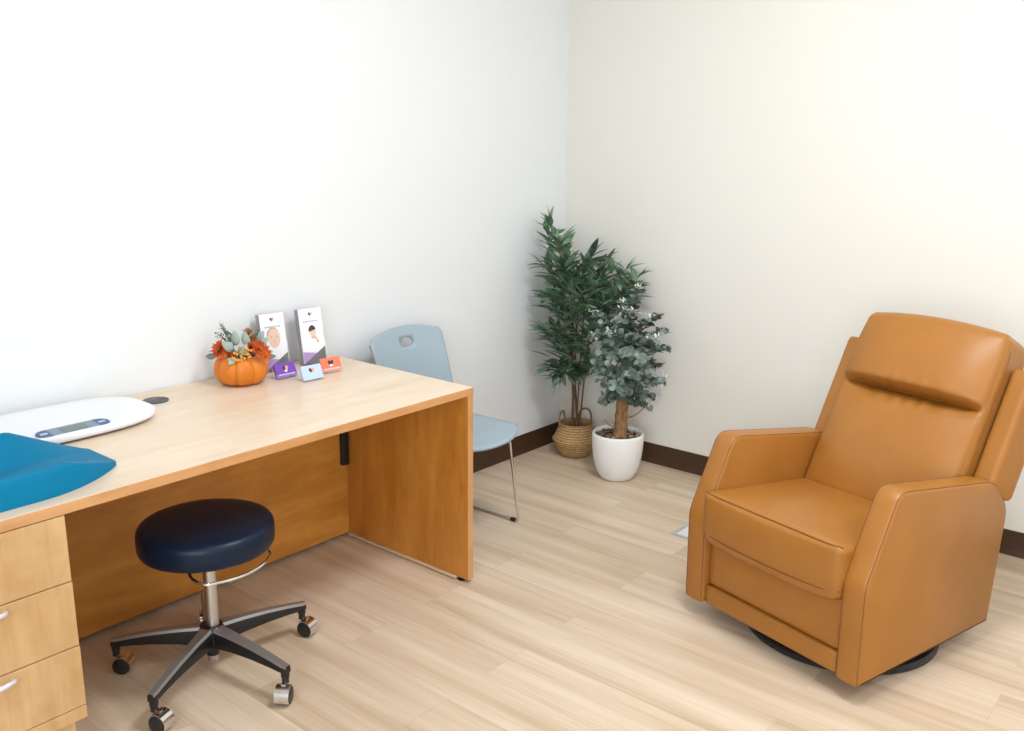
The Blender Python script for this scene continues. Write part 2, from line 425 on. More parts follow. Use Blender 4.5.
# ---- baby scale
sc = thing('baby_scale', 'white plastic baby scale with small display at back left of desk', 'scale', (-2.95, -.200, DT))
def stad(hx, hy, p, n=72):
    out = []
    for k in range(n):
        a = 2*pi*k/n; out.append((math.copysign(abs(cos(a))**(2/p), cos(a))*hx, math.copysign(abs(sin(a))**(2/p), sin(a))*hy))
    return out
def loft(bm, rings, cap0=True, cap1=True, mi=0):
    R = [[bm.verts.new(p) for p in r] for r in rings]; n = len(R[0])
    for A, B in zip(R, R[1:]):
        for k in range(n): bm.faces.new([A[k], A[(k+1) % n], B[(k+1) % n], B[k]]).material_index = mi
    if cap0: bm.faces.new(R[0][::-1]).material_index = mi
    if cap1: bm.faces.new(R[-1]).material_index = mi
    return bm
def ringsof(spec, p):
    out = []
    for hx, hy, z in spec:
        r = .30*hx/.49
        out.append([(math.copysign(hx-r, x)+x if abs(x) > 1e-9 else 0, y, z) for x, y in stad(r, hy, p)])
    return out
bm = bmesh.new()
loft(bm, ringsof([(.470, .153, .004), (.482, .165, .008), (.4885, .1705, .014), (.490, .172, .022), (.488, .170, .0275), (.480, .162, .0302),
     (.45, .132, .0275), (.40, .10, .0245), (.345, .06, .023), (.31, .02, .0225)], 3.2))
obj('weighing_tray', bm, M_white, sc)
bm = bmesh.new(); loft(bm, ringsof([(.44, .135, .0015), (.452, .142, .003), (.455, .145, .0038)], 3.2)); obj('base', bm, M_grey, sc)
for fx in (-.36, .36):
    for fy in (-.09, .09):
        bm = bmesh.new(); lathe(bm, [(0, 0), (.018, 0), (.018, .0014), (0, .0014)], 16, (fx, fy, 0)); obj('foot', bm, M_black, sc)
# display strip: lies on the front bevel of the tray
def strip(bm, x0, x1, hw, th, mi=0, ends=(True, True), n=8):
    o = []
    if ends[1]: o += [(x1-hw+hw*sin(pi*k/n), -hw*cos(pi*k/n)) for k in range(n+1)]
    else: o += [(x1, -hw), (x1, hw)]
    if ends[0]: o += [(x0+hw-hw*sin(pi*k/n), hw*cos(pi*k/n)) for k in range(n+1)]
    else: o += [(x0, hw), (x0, -hw)]
    return prism(bm, o, 0, th, 2, mi)
dp = obj('display', strip(bmesh.new(), -.104, .104, .030, .0022), M_dispgrey, sc)
dp.location = (-2.742+2.95, -.327+.200, .0295); dp.rotation_euler = (rad(5), 0, 0)
obj('button', strip(bmesh.new(), -.102, -.066, .028, .0028, ends=(True, False)), M_dispblue, dp)
obj('button', strip(bmesh.new(), .066, .102, .028, .0028, ends=(False, True)), M_dispblue, dp)
obj('screen', strip(bmesh.new(), -.036, .036, .019, .0028, ends=(False, False)), M_lcd, dp, smooth=False)
for sx in (-.081, .083):
    bm = bmesh.new(); box(bm, sx-.010, sx+.008, -.0005, .0015, .0028, .0031)
    for k in range(3): box(bm, sx-.010+.007*k, sx-.006+.007*k, -.005, .006, .0028, .0031)
    obj('button_symbol', bm, M_paper, dp, smooth=False)

# ---- blue changing pad
pad = thing('changing_pad', 'turquoise blue vinyl contoured changing pad at front left of desk', 'changing pad', (-3.3, -.53, DT))
def lerp(a, b, t): return a+(b-a)*t
def sstep(a, b, x):
    t = max(0, min(1, (x-a)/(b-a))); return t*t*(3-2*t)
def pw(x, pts):
    for (a, u), (b, v) in zip(pts, pts[1:]):
        if x <= b: return lerp(u, v, max(0, (x-a)/(b-a)))
    return pts[-1][1]
def padmesh():
    bm = bmesh.new(); nx, ny = 60, 50
    x_end = -2.768; xs = [-3.62+(x_end+3.62)*(1-(1-i/nx)**1.6) for i in range(nx+1)]
    rows = []
    for i, x in enumerate(xs):
        d = x_end-x; e = 1-min(1, d/.012)
        yf = -.622-.113*(1-(1-min(1, d/.26))**2.2)+.010*e*e
        yb = -.455+.063*sstep(0, .06, d)-.012*e*e-.012*math.exp(-((d-.016)/.010)**2)
        hf = pw(d, [(0, .011), (.02, .014), (.17, .072), (.9, .076)]); hv = pw(d, [(0, .011), (.03, .015), (.15, .026), (.9, .034)])
        hb = pw(d, [(0, .011), (.045, .020), (.19, .094), (.9, .096)])
        P_ = [(0, .0), (.006, hf*.7), (.020, hf*.97), (.06, hf), (.34, hv), (.60, hv), (.87, hb), (.94, hb*.92), (.985, hb*.5), (1, 0)]
        r = []
        for j in range(ny+1):
            t = .5-.5*cos(pi*j/ny); h = sum(pw(min(1, max(0, t+q)), P_)*wt for q, wt in ((-.008, .25), (0, .5), (.008, .25)))
            if j in (0, ny): h = .004
            h = max(.004, h*(1-.5*e**3)); r.append(bm.verts.new((x+3.3, lerp(yf, yb, t)+.53, h)))
        rows.append(r)
    for i in range(nx):
        for j in range(ny): bm.faces.new([rows[i][j], rows[i+1][j], rows[i+1][j+1], rows[i][j+1]])
    edge = rows[0]+[r[-1] for r in rows[1:]]+rows[-1][-2::-1]+[r[0] for r in rows[-2:0:-1]]
    low = [bm.verts.new((v.co.x, v.co.y, 0)) for v in edge]; n = len(edge)
    for k in range(n): bm.faces.new([edge[k], edge[(k+1) % n], low[(k+1) % n], low[k]])
    bm.faces.new(low)
    return bm
obj('vinyl_cover', padmesh(), M_padv, pad, angle=60)

# ---- brochures in acrylic holders
def heart(s, cx, cz, half=0, n=14):
    pts = []
    for k in range(n+1):
        t = pi*k/n; x = 16*sin(t)**3; z = 13*cos(t)-5*cos(2*t)-2*cos(3*t)-cos(4*t)
        pts.append((x/16*s, z/16*s))
    R = [(cx+x, cz+z) for x, z in pts]; L = [(cx-x, cz+z) for x, z in pts]
    return L, R
def flat(bm, pts, y, mi, th=.0004):   # a printed patch on a surface facing -y
    return prism(bm, pts, y-th, y, 1, mi)
def ell(cx, cz, a, b, n=24, a0=0, a1=2*pi): return [(cx+a*cos(a0+(a1-a0)*k/n), cz+b*sin(a0+(a1-a0)*k/n)) for k in range(n if abs(a1-a0-2*pi) < .01 else n+1)]
def brochure(loc, rz, label, which, h=.214, w=.100):
    lean = rad(9)
    hold = thing('brochure_holder', label[0], 'brochure holder', loc, rz)
    R = Matrix.Rotation(-lean, 4, 'X')
    bm = bmesh.new()
    def bx(*a): box(bm, *a, M=R)
    bx(-w/2-.003, w/2+.003, .0265, .0285, .004, h*.92)      # back
    bx(-w/2-.003, w/2+.003, -.0045, -.003, .004, h*.42)      # low front
    bx(-w/2-.003, -w/2-.0015, -.003, .0265, .004, h*.6); bx(w/2+.0015, w/2+.003, -.003, .0265, .004, h*.6)
    bx(-w/2-.003, w/2+.003, -.0045, .0285, .0025, .004)
    box(bm, -w/2-.003, w/2+.003, -.006, .055, 0, .0018)
    obj('acrylic_pocket', bm, M_acryl, hold, smooth=False)
    b = thing('brochure', label[1], 'brochure', loc, rz)
    bm = bmesh.new(); box(bm, -w/2, w/2, -.0012, .024, .0055, h)
    for v in bm.verts: v.co = R @ v.co
    bm.faces.ensure_lookup_table()
    o = obj('leaflet_stack', bm, [M_greyp, M_paper], b, smooth=False)
    for p in o.data.polygons:
        if p.normal.y < -.8: p.material_index = 1
    bm = bmesh.new(); y = -.0014; z0 = .006
    mats = [M_purple, M_dark, M_skin, M_fair if which == 0 else M_bronze, M_violet_line, M_garm, M_pink, M_lilac, M_skin2]
    fl = lambda pts, mi, k=0: flat(bm, pts, y-.0003*k, mi)
    fl([(-w/2+.001, z0), (w/2-.001, z0), (w/2-.001, z0+.030), (-w/2+.001, z0+.046)], 7)
    fl([(-w/2+.001, z0), (w/2-.001, z0), (w/2-.001, z0+.058)], 1, 1)
    if which == 0:    # baby's face, pale cloth
        fl(ell(.006, .098, .046, .050, 24), 5, 1)
        fl(ell(.000, .122, .0255, .036, 24), 8, 2); fl(ell(-.002, .128, .027, .034, 20, .5, pi-.1), 3, 1)
        fl(ell(-.010, .128, .0035, .0028, 10), 3, 3); fl(ell(.011, .128, .0035, .0028, 10), 3, 3)
        fl(ell(.001, .108, .006, .002, 10), 6, 3); fl(ell(.001, .117, .003, .002, 8), 2, 3)
    else:             # dark haired figure in a pale top
        fl([(-.036, .055), (.040, .058), (.038, .088), (.018, .110), (-.012, .108), (-.034, .086)], 5, 1)
        fl([(-.006, .098), (.012, .098), (.010, .118), (-.006, .118)], 2, 2)
        fl(ell(.003, .124, .0135, .019, 20), 8, 3); fl(ell(.001, .130, .0155, .019, 20, .12, pi+.25), 3, 4)
        fl([(.006, .108), (.012, .110), (.026, .082), (.020, .080)], 2, 4)
    # leaf-shaped mark and a thin line of text too small to read
    L, Rr = heart(.0085, 0, h-.022); fl(L, 1, 1); fl(Rr, 6, 1)
    for k in range(8): fl([(-.034+.0085*k, h-.052), (-.0275+.0085*k, h-.052), (-.0275+.0085*k, h-.047), (-.034+.0085*k, h-.047)], 4, 1)
    for v in bm.verts: v.co = R @ v.co
    obj('cover_print', bm, mats, b, smooth=False)
brochure((-1.875, -.092, DT), rad(-5), ('clear acrylic brochure holder beside the pumpkin', 'white leaflet with baby photo and purple foot, behind the flowers'), 0)
brochure((-1.712, -.106, DT), rad(-5), ('clear acrylic brochure holder behind the pale blue and orange cards', 'white leaflet with dark haired person in white top, right of the baby leaflet'), 1)

def card(loc, rz, lean, mm, label, heartcols, textcol):
    h = thing('card_holder', label[0], 'card holder', loc, rz)
    R = Matrix.Rotation(-rad(lean), 4, 'X')
    bm = bmesh.new(); w = .086
    box(bm, -w/2-.002, w/2+.002, .0075, .009, .003, .048, M=R); box(bm, -w/2-.002, w/2+.002, -.006, -.0045, .003, .017, M=R)
    box(bm, -w/2-.002, w/2+.002, -.006, .009, .0015, .003, M=R); box(bm, -w/2-.002, w/2+.002, -.006, .045, 0, .0014)
    obj('acrylic_stand', bm, M_acryl, h, smooth=False)
    c = thing('business_card', label[1], 'card', loc, rz)
    bm = bmesh.new(); prism(bm, roundpoly([(-w/2+.001, .0045, .006), (w/2-.001, .0045, .006), (w/2-.001, .0565, .006), (-w/2+.001, .0565, .006)], 3), -.003, .006, 1)
    for v in bm.verts: v.co = R @ v.co
    obj('card_stack', bm, mm, c, smooth=False)
    bm = bmesh.new(); L, Rr = heart(.0125, .0, .0365)
    flat(bm, L, -.0031, 0); flat(bm, Rr, -.0031, 1); flat(bm, ell(0, .027, .006, .004), -.0034, 2)
    for k in range(9): flat(bm, [(-.032+.0075*k, .013), (-.027+.0075*k, .013), (-.027+.0075*k, .0165), (-.032+.0075*k, .0165)], -.0031, 2)
    for v in bm.verts: v.co = R @ v.co
    obj('card_print', bm, [*heartcols, textcol], c, smooth=False)
card((-1.917, -.205, DT), rad(-3), 24, M_purple, ('clear stand holding the purple card', 'purple card with white mark in clear stand beside pumpkin'), (M_dark, M_pink), M_paper)
card((-1.875, -.302, DT), rad(-3), 24, M_bluep, ('clear stand holding the pale blue card', 'pale blue card with dark mark, middle of the three cards'), (M_dark, M_pink), M_bluep)
card((-1.757, -.258, DT), rad(-6), 18, M_orangep, ('clear stand holding the orange card', 'coral orange card with dark mark in front of right leaflet'), (M_dark, M_dark), M_paper)

# ---- pumpkin planter
rnd = random.Random(5)
pk = thing('pumpkin_planter', 'orange pumpkin filled with artificial autumn flowers on desk', 'flower arrangement', (-2.062, -.140, DT)); pk.scale = (.87, .87, .96)
NR = 8
def ribs(a, r, z): return 1-.13*(1-abs(sin(NR*a/2+.25)))**2.0
bm = bmesh.new()
lathe(bm, [(0, .004), (.045, .002), (.072, .003), (.093, .016), (.105, .040), (.107, .062), (.101, .085), (.087, .101), (.072, .106), (.062, .100), (.05, .09), (0, .088)], 120, mod=ribs)
obj('pumpkin', bm, M_pump, pk, angle=70)
def petals(bm, c, nrm, n, ln, wd, rings=2, cup=.35, mi=0):
    c = Vector(c); q = Vector(nrm).normalized().to_track_quat('Z', 'Y')
    for rr in range(rings):
        for k in range(n):
            a = 2*pi*(k+.5*rr)/n+rnd.uniform(-.1, .1); L = ln*(1-.22*rr)*rnd.uniform(.85, 1.1); up = cup+rr*.45
            d = Vector((cos(a), sin(a), up)).normalized(); s = Vector((-sin(a), cos(a), 0))
            p = [c, c+q@(d*L*.5+s*wd/2), c+q@(d*L+Vector((0, 0, .003))), c+q@(d*L*.5-s*wd/2)]
            m_ = c+q@(d*L*.5-Vector((0, 0, .002)))
            v = [bm.verts.new(x) for x in p]; mv = bm.verts.new(m_)
            for t3 in ((v[0], v[1], mv), (v[1], v[2], mv), (v[2], v[3], mv), (v[3], v[0], mv)): bm.faces.new(t3).material_index = mi
    return bm
def ball(bm, c, r, mi=0):
    g = bmesh.ops.create_icosphere(bm, subdivisions=1, radius=r, matrix=Matrix.Translation(c))
    for v in g['verts']:
        for f in v.link_faces: f.material_index = mi
rt = Vector((.64, -.77, 0)); tw = Vector((-.77, -.64, 0)); up = Vector((0, 0, 1))    # right, towards the room, up
def at(a, b, c): return tuple(rt*(a+.012)+tw*b+up*c)
def flower(c, nrm, ln, m=M_redpetal, n=16, rings=3, center=M_brownpetal):
    bm = bmesh.new(); petals(bm, c, nrm, n, ln, ln*.30, rings, .25)
    for k in range(7):
        ball(bm, Vector(c)+Vector(nrm).normalized()*.010+Vector([rnd.uniform(-.006, .006) for _ in range(3)]), .004, 1)
    return obj('flower', bm, [m, center], pk)
flower(at(-.075, .050, .132), at(-.5, .8, .55), .046)
flower(at(-.045, .060, .112), at(-.2, .9, .3), .036)
flower(at(.078, .045, .136), at(.6, .8, .5), .042)
flower(at(.095, .035, .116), at(.7, .6, .2), .034)
flower(at(.045, .010, .135), at(.2, .5, .8), .036)
flower(at(.026, .010, .188), at(.1, .6, .8), .026, M_brownpetal, 9, 2)
flower(at(.040, .0, .165), at(.3, .6, .5), .022, M_brownpetal, 8, 2)
def leaf(bm, base, d, nrm, ln, wd, mi=0, fold=.25, droop=.15, prof=((0, .08), (.2, .75), (.45, 1), (.75, .62), (1, 0))):
    d = Vector(d).normalized(); nrm = Vector(nrm); s = d.cross(nrm)
    if s.length < 1e-4: s = d.cross(Vector((1, 0, 0)))
    s.normalize(); nn = s.cross(d).normalized(); base = Vector(base); rows = []
    for t, w in prof:
        c = base+d*ln*t-nn*droop*ln*t*t
        if w == 0: rows.append([bm.verts.new(c)]*3)
        else: rows.append([bm.verts.new(c-s*wd/2*w+nn*fold*wd*w*.5), bm.verts.new(c), bm.verts.new(c+s*wd/2*w+nn*fold*wd*w*.5)])
    for A, B in zip(rows, rows[1:]):
        for k in (0, 1):
            f = [A[k], A[k+1]]+([B[k+1], B[k]] if B[k] is not B[k+1] else [B[k]])
            bm.faces.new(f).material_index = mi
    return bm
broad = ((0, .15), (.15, .7), (.4, 1), (.7, .8), (.9, .4), (1, 0))
for a, b, c, d, L, w in ((-.022, .055, .135, (-.5, .6, .5), .055, .036), (.0, .06, .120, (.5, .7, .45), .055, .034), (-.01, .045, .150, (-.1, .3, 1), .055, .034), (-.012, .075, .105, (-.3, .8, -.2), .040, .028),
                         (-.03, .06, .11, (-.1, .8, -.5), .038, .028), (.075, .03, .145, (.7, .3, .6), .050, .034), (.06, .0, .15, (.5, .1, .9), .050, .03), (.02, .04, .150, (.1, .2, .9), .050, .030),
                         (-.105, .02, .10, (-1, .2, .1), .040, .024), (.10, .02, .10, (1, .2, .2), .036, .02)):
    bm = bmesh.new(); leaf(bm, at(a, b, c), at(*d), at(0, 1, .4), L, w, 0, .3, .15, broad)
    o = obj('leaf', bm, M_sage if abs(a) < .1 else M_sage2, pk, solid=.0012)
bm = bmesh.new()
for k in range(34):
    ball(bm, Vector(at(.026+rnd.gauss(0, .019), .078+rnd.uniform(-.01, .008), .128+rnd.gauss(0, .012))), rnd.uniform(.0045, .0068), 0)
for k in range(10): ball(bm, Vector(at(-.006+rnd.gauss(0, .009), .092, .104+rnd.gauss(0, .006))), .0045, 0)
obj('berry_cluster', bm, M_berry, pk)
bm = bmesh.new()
for k in range(40):
    a = rnd.uniform(0, 2*pi); r = .06*rnd.random()**.5
    ball(bm, Vector((r*cos(a), r*sin(a), .098+.012*rnd.random())), .010, 0)
obj('moss_filling', bm, M_maroon, pk)
for tips_ in (((-.105, .0, .185), (-.085, -.01, .205), (-.065, .0, .195), (-.05, -.01, .175)), ((.055, -.02, .185), (.075, -.02, .170))):
    bm = bmesh.new()
    for tip in tips_:
        P0 = Vector(at(-.035 if tip[0] < 0 else .03, 0, .1)); P1 = Vector(at(*tip)); pts = curve([P0, (P0+P1)/2+Vector((0, 0, .012)), P1], 6)
        tube(bm, pts, .0011, 5)
        for p in pts[4:]:
            for s in (-1, 1):
                dd = Vector([rnd.uniform(-1, 1) for _ in range(3)])+Vector((0, 0, .5)); leaf(bm, p, dd, (0, 0, 1), .018, .009, 0, .1, .1, broad)
    obj('sprig', bm, M_sage2, pk, solid=.0006)

# ================================================================== STOOL
SX, SY = -2.5075, -.5756
st = thing('rolling_stool', 'round navy vinyl stool on five castors in front of the desk', 'stool', (SX, SY, 0))
bm = bmesh.new()
lathe(bm, [(0, .404), (.178, .404), (.188, .407), (.193, .415), (.1945, .430), (.1945, .458), (.1925, .469), (.186, .478), (.172, .4835), (.14, .4865), (.07, .488), (0, .4885)], 72, (.004, -.004, 0))
obj('seat', bm, M_navy, st, angle=80)
bm = bmesh.new(); lathe(bm, [(0, .398), (.165, .398), (.170, .4049), (0, .4049)], 48)
obj('seat_plate', bm, M_black, st)
bm = bmesh.new(); lathe(bm, [(0, .15), (.019, .15), (.019, .374), (.026, .374), (.045, .398), (0, .398)], 32, (.004, -.004, 0))
obj('gas_column', bm, M_satin, st)
bm = bmesh.new()
a0, a1 = rad(236), rad(322); pts = []
pts += [(-.03, -.02, .385), (-.085, -.055, .385), (-.112, -.105, .376)]
R_ = .180
for k in range(9):
    a = a0+(a1-a0)*k/8; pts.append((R_*cos(a)+.0, R_*sin(a)-.005, .368))
pts += [(.135, -.080, .386), (.09, -.05, .397)]
tube(bm, curve(pts, 5), .0048, 10)
obj('release_ring', bm, M_chrome, st)
bm = bmesh.new(); lathe(bm, [(0, .052), (.018, .052), (.020, .056), (.020, .075), (.036, .078), (.040, .09), (.040, .140), (.033, .149), (0, .149)], 32)
obj('hub', bm, M_blackm, st)
bm = bmesh.new(); lathe(bm, [(0, .030), (.014, .030), (.016, .033), (.016, .0515), (0, .0515)], 24); obj('column_end', bm, M_satin, st)
def castor(parent, a, R, sw):
    cx, cy = R*cos(a), R*sin(a); q = Matrix.Translation((cx, cy, 0)) @ Matrix.Rotation(sw, 4, 'Z')
    c = bmesh.new(); off = -.018
    # stem and hood
    lathe(c, [(0, .056), (.0105, .056), (.0105, .074), (.0125, .075), (.0125, .093), (0, .093)], 16, mi=1)
    out = [(off+.0295*cos(t), .028+.0295*sin(t)) for t in [rad(x) for x in range(45, 211, 15)]]
    inn = [(off+.0275*cos(t), .028+.0275*sin(t)) for t in [rad(x) for x in range(210, 44, -15)]]
    prism(c, out+inn, -.021, .021, 1)
    box(c, off-.004, .010, -.006, .006, .052, .062)
    for v in c.verts: v.co = q @ v.co
    o = obj('castor', c, [M_chrome, M_blackm], parent)
    for s in (-1, 1):
        w = bmesh.new(); lathe(w, [(0, -.010), (.021, -.010), (.0255, -.008), (.027, -.003), (.027, .003), (.0255, .008), (.021, .010), (0, .010)], 28)
        Mx = q @ Matrix.Translation((off, s*.0112, .0272)) @ Matrix.Rotation(pi/2, 4, 'X')
        for v in w.verts: v.co = Mx @ v.co
        obj('wheel', w, M_black, o)
PH = 2.3383; swv = [rad(130), rad(112), rad(35), rad(108), rad(60)]; armR = [.286, .306, .302, .306, .300]; armA = [rad(134), rad(207.5), rad(278.5), rad(353), rad(62)]
for k in range(5):
    a = armA[k]; q = Matrix.Rotation(a, 4, 'Z') @ Matrix.Scale(armR[k]/.301, 4, (1, 0, 0))
    bm = bmesh.new()
    # tapered arched arm: bright top ridge, dark sides
    secs = []
    for t, w, zt, hh in ((.028, .044, .149, .060), (.10, .036, .143, .048), (.18, .031, .134, .038), (.25, .027, .123, .030), (.295, .024, .114, .025), (.312, .020, .112, .023)):
        secs.append([(t, -w/2, zt-hh), (t, w/2, zt-hh), (t, w/2, zt-.008), (t, w/2*.72, zt), (t, -w/2*.72, zt), (t, -w/2, zt-.008)])
    rows = [[bm.verts.new(q @ Vector(p)) for p in s] for s in secs]
    for A, B in zip(rows, rows[1:]):
        for i in range(6):
            f = bm.faces.new([A[i], A[(i+1) % 6], B[(i+1) % 6], B[i]]); f.material_index = 1 if i in (2, 3, 4) else 0
    bm.faces.new(rows[0][::-1]); bm.faces.new(rows[-1])
    obj('leg', bm, [M_blackm, M_gun], st)
    castor(st, a, armR[k]-.001, swv[k])

# ================================================================== SIDE CHAIR (pale blue, sled base)
CX, CYB = -1.257, -.40
ch = thing('visitor_chair', 'pale blue plastic side chair with chrome sled legs against the wall', 'chair', (CX, CYB, 0), rad(0))
def grid(bm, nx, ny, f):
    g = [[bm.verts.new(f(i/nx, j/ny)) for j in range(ny+1)] for i in range(nx+1)]
    fs = {}
    for i in range(nx):
        for j in range(ny): fs[(i, j)] = bm.faces.new([g[i][j], g[i+1][j], g[i+1][j+1], g[i][j+1]])
    return g, fs
# seat shell (local: x across, -y front)
def seatf(u, v):
    x = (u-.5)*2; y = v*2-1
    w = .203*(1-.05*max(0, y)**2)
    fy = -.243+.079*abs(x)**2.4            # front edge bows forward in the middle
    px = x*w; py = lerp(fy, .185, v)
    z = .430-.014*(1-x*x)*(1-y*y)-.014*max(0, -y)**6*(1-abs(x)**3)+.004*abs(x)**4+.02*max(0, y)**3
    return Vector((px, py, z))
bm = bmesh.new(); grid(bm, 24, 24, seatf)
obj('seat', bm, M_seat, ch, solid=.011, bevel=0)
# back shell with a hand hole: grid in (u, z), faces of the hole removed then outline smoothed
def backf(u, v):
    x = (u-.5)*2; z = lerp(.49, .818, v); w = .200
    py = .180+.085*((z-.49)/.30)+.028*(1-abs(x)**2.2)
    z -= .030*abs(x)**2*v**3+.016*max(0, (abs(x)-.9)/.1)**2*v**8
    return Vector((x*w, py, z))
def backmesh():
    bm = bmesh.new(); nx, ny = 48, 40; hc = (.55, .865); ha, hb = .075, .055
    def w(u, v):   # push grid lines out to follow the oval
        return u, v
    ring_n = 32
    # build as polygon: outer grid minus oval via radial patch
    g = {}
    def V(i, j):
        if (i, j) not in g: g[(i, j)] = bm.verts.new(backf(i/nx, j/ny))
        return g[(i, j)]
    i0, i1, j0, j1 = 19, 31, 28, 36
    for i in range(nx):
        for j in range(ny):
            if i0 <= i < i1 and j0 <= j < j1: continue
            bm.faces.new([V(i, j), V(i+1, j), V(i+1, j+1), V(i, j+1)])
    loop = [(i, j0) for i in range(i0, i1)]+[(i1, j) for j in range(j0, j1)]+[(i, j1) for i in range(i1, i0, -1)]+[(i0, j) for j in range(j1, j0, -1)]
    cu, cv = (i0+i1)/2/nx, (j0+j1)/2/ny; inner = []
    for i, j in loop:
        a = math.atan2((j/ny-cv)/((j1-j0)/2/ny), (i/nx-cu)/((i1-i0)/2/nx))
        inner.append(bm.verts.new(backf(cu+.092*cos(a), cv+.060*sin(a))))
    n = len(loop)
    for k in range(n):
        bm.faces.new([V(*loop[k]), V(*loop[(k+1) % n]), inner[(k+1) % n], inner[k]])
    return bm
obj('backrest', backmesh(), M_seat, ch, solid=.011)
# grey edge trim on the left side of the back
bm = bmesh.new(); tube(bm, [backf(0, t/10)+Vector((-.003, -.002, 0)) for t in range(0, 11)], .0042, 8)
obj('side_rim', bm, M_seatd, ch)
for s in (-1, 1):
    bm = bmesh.new()
    pts = curve([(s*.186, .13, .418), (s*.190, .195, .440), (s*.190, .205, .50), (s*.188, .235, .60)], 6)
    tube(bm, pts, .0065, 10); obj('back_support', bm, M_chrome, ch)
    bm = bmesh.new()
    pts = curve([(s*.19, .17, .425), (s*.193, .15, .425)], 2)+[]
    fr = roundpoly([(.14, .4075, .0), (-.128, .4075, .02), (-.166, .0075, .02), (.235, .0075, .02), (.150, .4070, .03)], 5)
    path = [(s*(.189+.028*(1-z/.4175)), y, z) for y, z in fr]
    path = path+[path[0]]
    tube(bm, path, .0063, 10, cap=False)
    obj('sled_leg', bm, M_chrome, ch)
    bm = bmesh.new(); tube(bm, [(s*.2162, -.150, .0085), (s*.2162, -.126, .0085)], .0085, 10); obj('glide', bm, M_black, ch)
for y in (-.10, .12): obj('crossbar', tube(bmesh.new(), [(-.187, y, .404), (.187, y, .404)], .006, 8), M_chrome, ch)

# ================================================================== RECLINER
RX, RY, RA = -1.3343, -1.8073, -1.8402
HW = .3432; TA = .080
rc = thing('recliner', 'tan leather swivel recliner armchair at the right of the room', 'armchair', (RX, RY, 0), RA)
prof = roundpoly([(-.004, .060, .006), (-.010, .373, .12), (.108, .632, .06), (.610, .560, .12), (.722, .455, .12), (.688, .060, .006)], 8)
for s in (-1, 1):
    bm = bmesh.new(); xi, xo = s*(HW-TA), s*HW
    # layered extrusion so the rim is soft
    def inset(pr, d):
        cy = sum(p[0] for p in pr)/len(pr); cz = sum(p[1] for p in pr)/len(pr); out = []
        n = len(pr)
        for i in range(n):
            a = Vector(pr[i-1]); b = Vector(pr[(i+1) % n]); t = (b-a).normalized(); nn = Vector((-t.y, t.x))
            c = Vector(pr[i]); 
            if nn.dot(Vector((cy, cz))-c) < 0: nn = -nn
            out.append(tuple(c+nn*d))
        return out
    rings = []
    for k, (x, d) in enumerate(((0, .011), (.003, .005), (.007, .002), (.014, 0), (TA*.5, -.002), (TA-.014, 0), (TA-.007, .002), (TA-.003, .005), (TA, .011))):
        pr = inset(prof, d); rings.append([(xi+s*x, y, z) for y, z in pr])
    loft(bm, rings)
    arm = obj('armrest', bm, M_leather, rc, angle=60)
    # stitched seams on both rims
    for x, lab in ((xi+s*.0055, 'inner'), (xo-s*.0055, 'outer')):
        pr = inset(prof, .0024); sm = bmesh.new()
        k0, k1 = 6, 33
        pts = [(x, y, z) for y, z in pr][3:-9]
        tube(sm, pts, .0013, 6); obj('seam', sm, M_seam, arm)
# front body: footrest panel, bottom rail and the body behind
IW = HW-TA-.002
obj('body', nb(-IW, IW, .055, .66, .075, .33), M_leather, rc, smooth=False)
def fr_fn(u, v, w, p): p.y -= .010*bowl(u, w)*(1 if v < 0 else 0); return p
bm = softbox(2*IW-.004, .05, .175, .012, 12, fr_fn); bmesh.ops.translate(bm, verts=bm.verts, vec=(0, .040, .217)); obj('footrest_panel', bm, M_leather, rc, angle=60)
def fr2(u, v, w, p): p.y -= .004*bowl(u, w)*(1 if v < 0 else 0); return p
bm = softbox(2*IW-.002, .06, .068, .010, 12, fr2); bmesh.ops.translate(bm, verts=bm.verts, vec=(0, .034, .095)); obj('front_rail', bm, M_leather, rc, angle=60)
# seat cushion
def seatcush(u, v, w, p):
    x, y, z = p
    top = max(0, w)
    # top surface falls to the back and crowns in the middle
    t = (v+1)/2
    z += top*(-.062*t+.016*bowl(u, v))
    if v < -.5: y -= .016*(1-u*u)*(1-abs(w)**3)*((-v-.5)/.5)
    if w < 0: y += .012*abs(w)**2*(1 if v < 0 else 0); z -= .016*(1-u**4)*abs(w)*(1 if v < 0 else 0)
    if w < -.3 and abs(u) > .6: x *= 1-.035*((-w-.3)/.7)*(abs(u)-.6)/.4
    return Vector((x, y, z))
bm = softbox(2*IW+.016, .57, .176, (.03, .026, .018), 24, seatcush); bmesh.ops.translate(bm, verts=bm.verts, vec=(0, .255, .381))
sc_ = obj('seat_cushion', bm, M_leather, rc, angle=80)
bm = bmesh.new()
for zz, yy, hh in ((.4650, -.0262, .262), (.330, -.0272, .262)):
    pts = []
    for k in range(21):
        u = -1+2*k/20; pts.append((u*hh, yy-(.0 if zz > .4 else .0135)*(1-u*u)+(.012*abs(u)**12), zz-(.0093*(1-u**4) if zz < .4 else 0)))
    obj('seam', tube(bmesh.new(), pts, .0014, 6), M_seam, sc_)
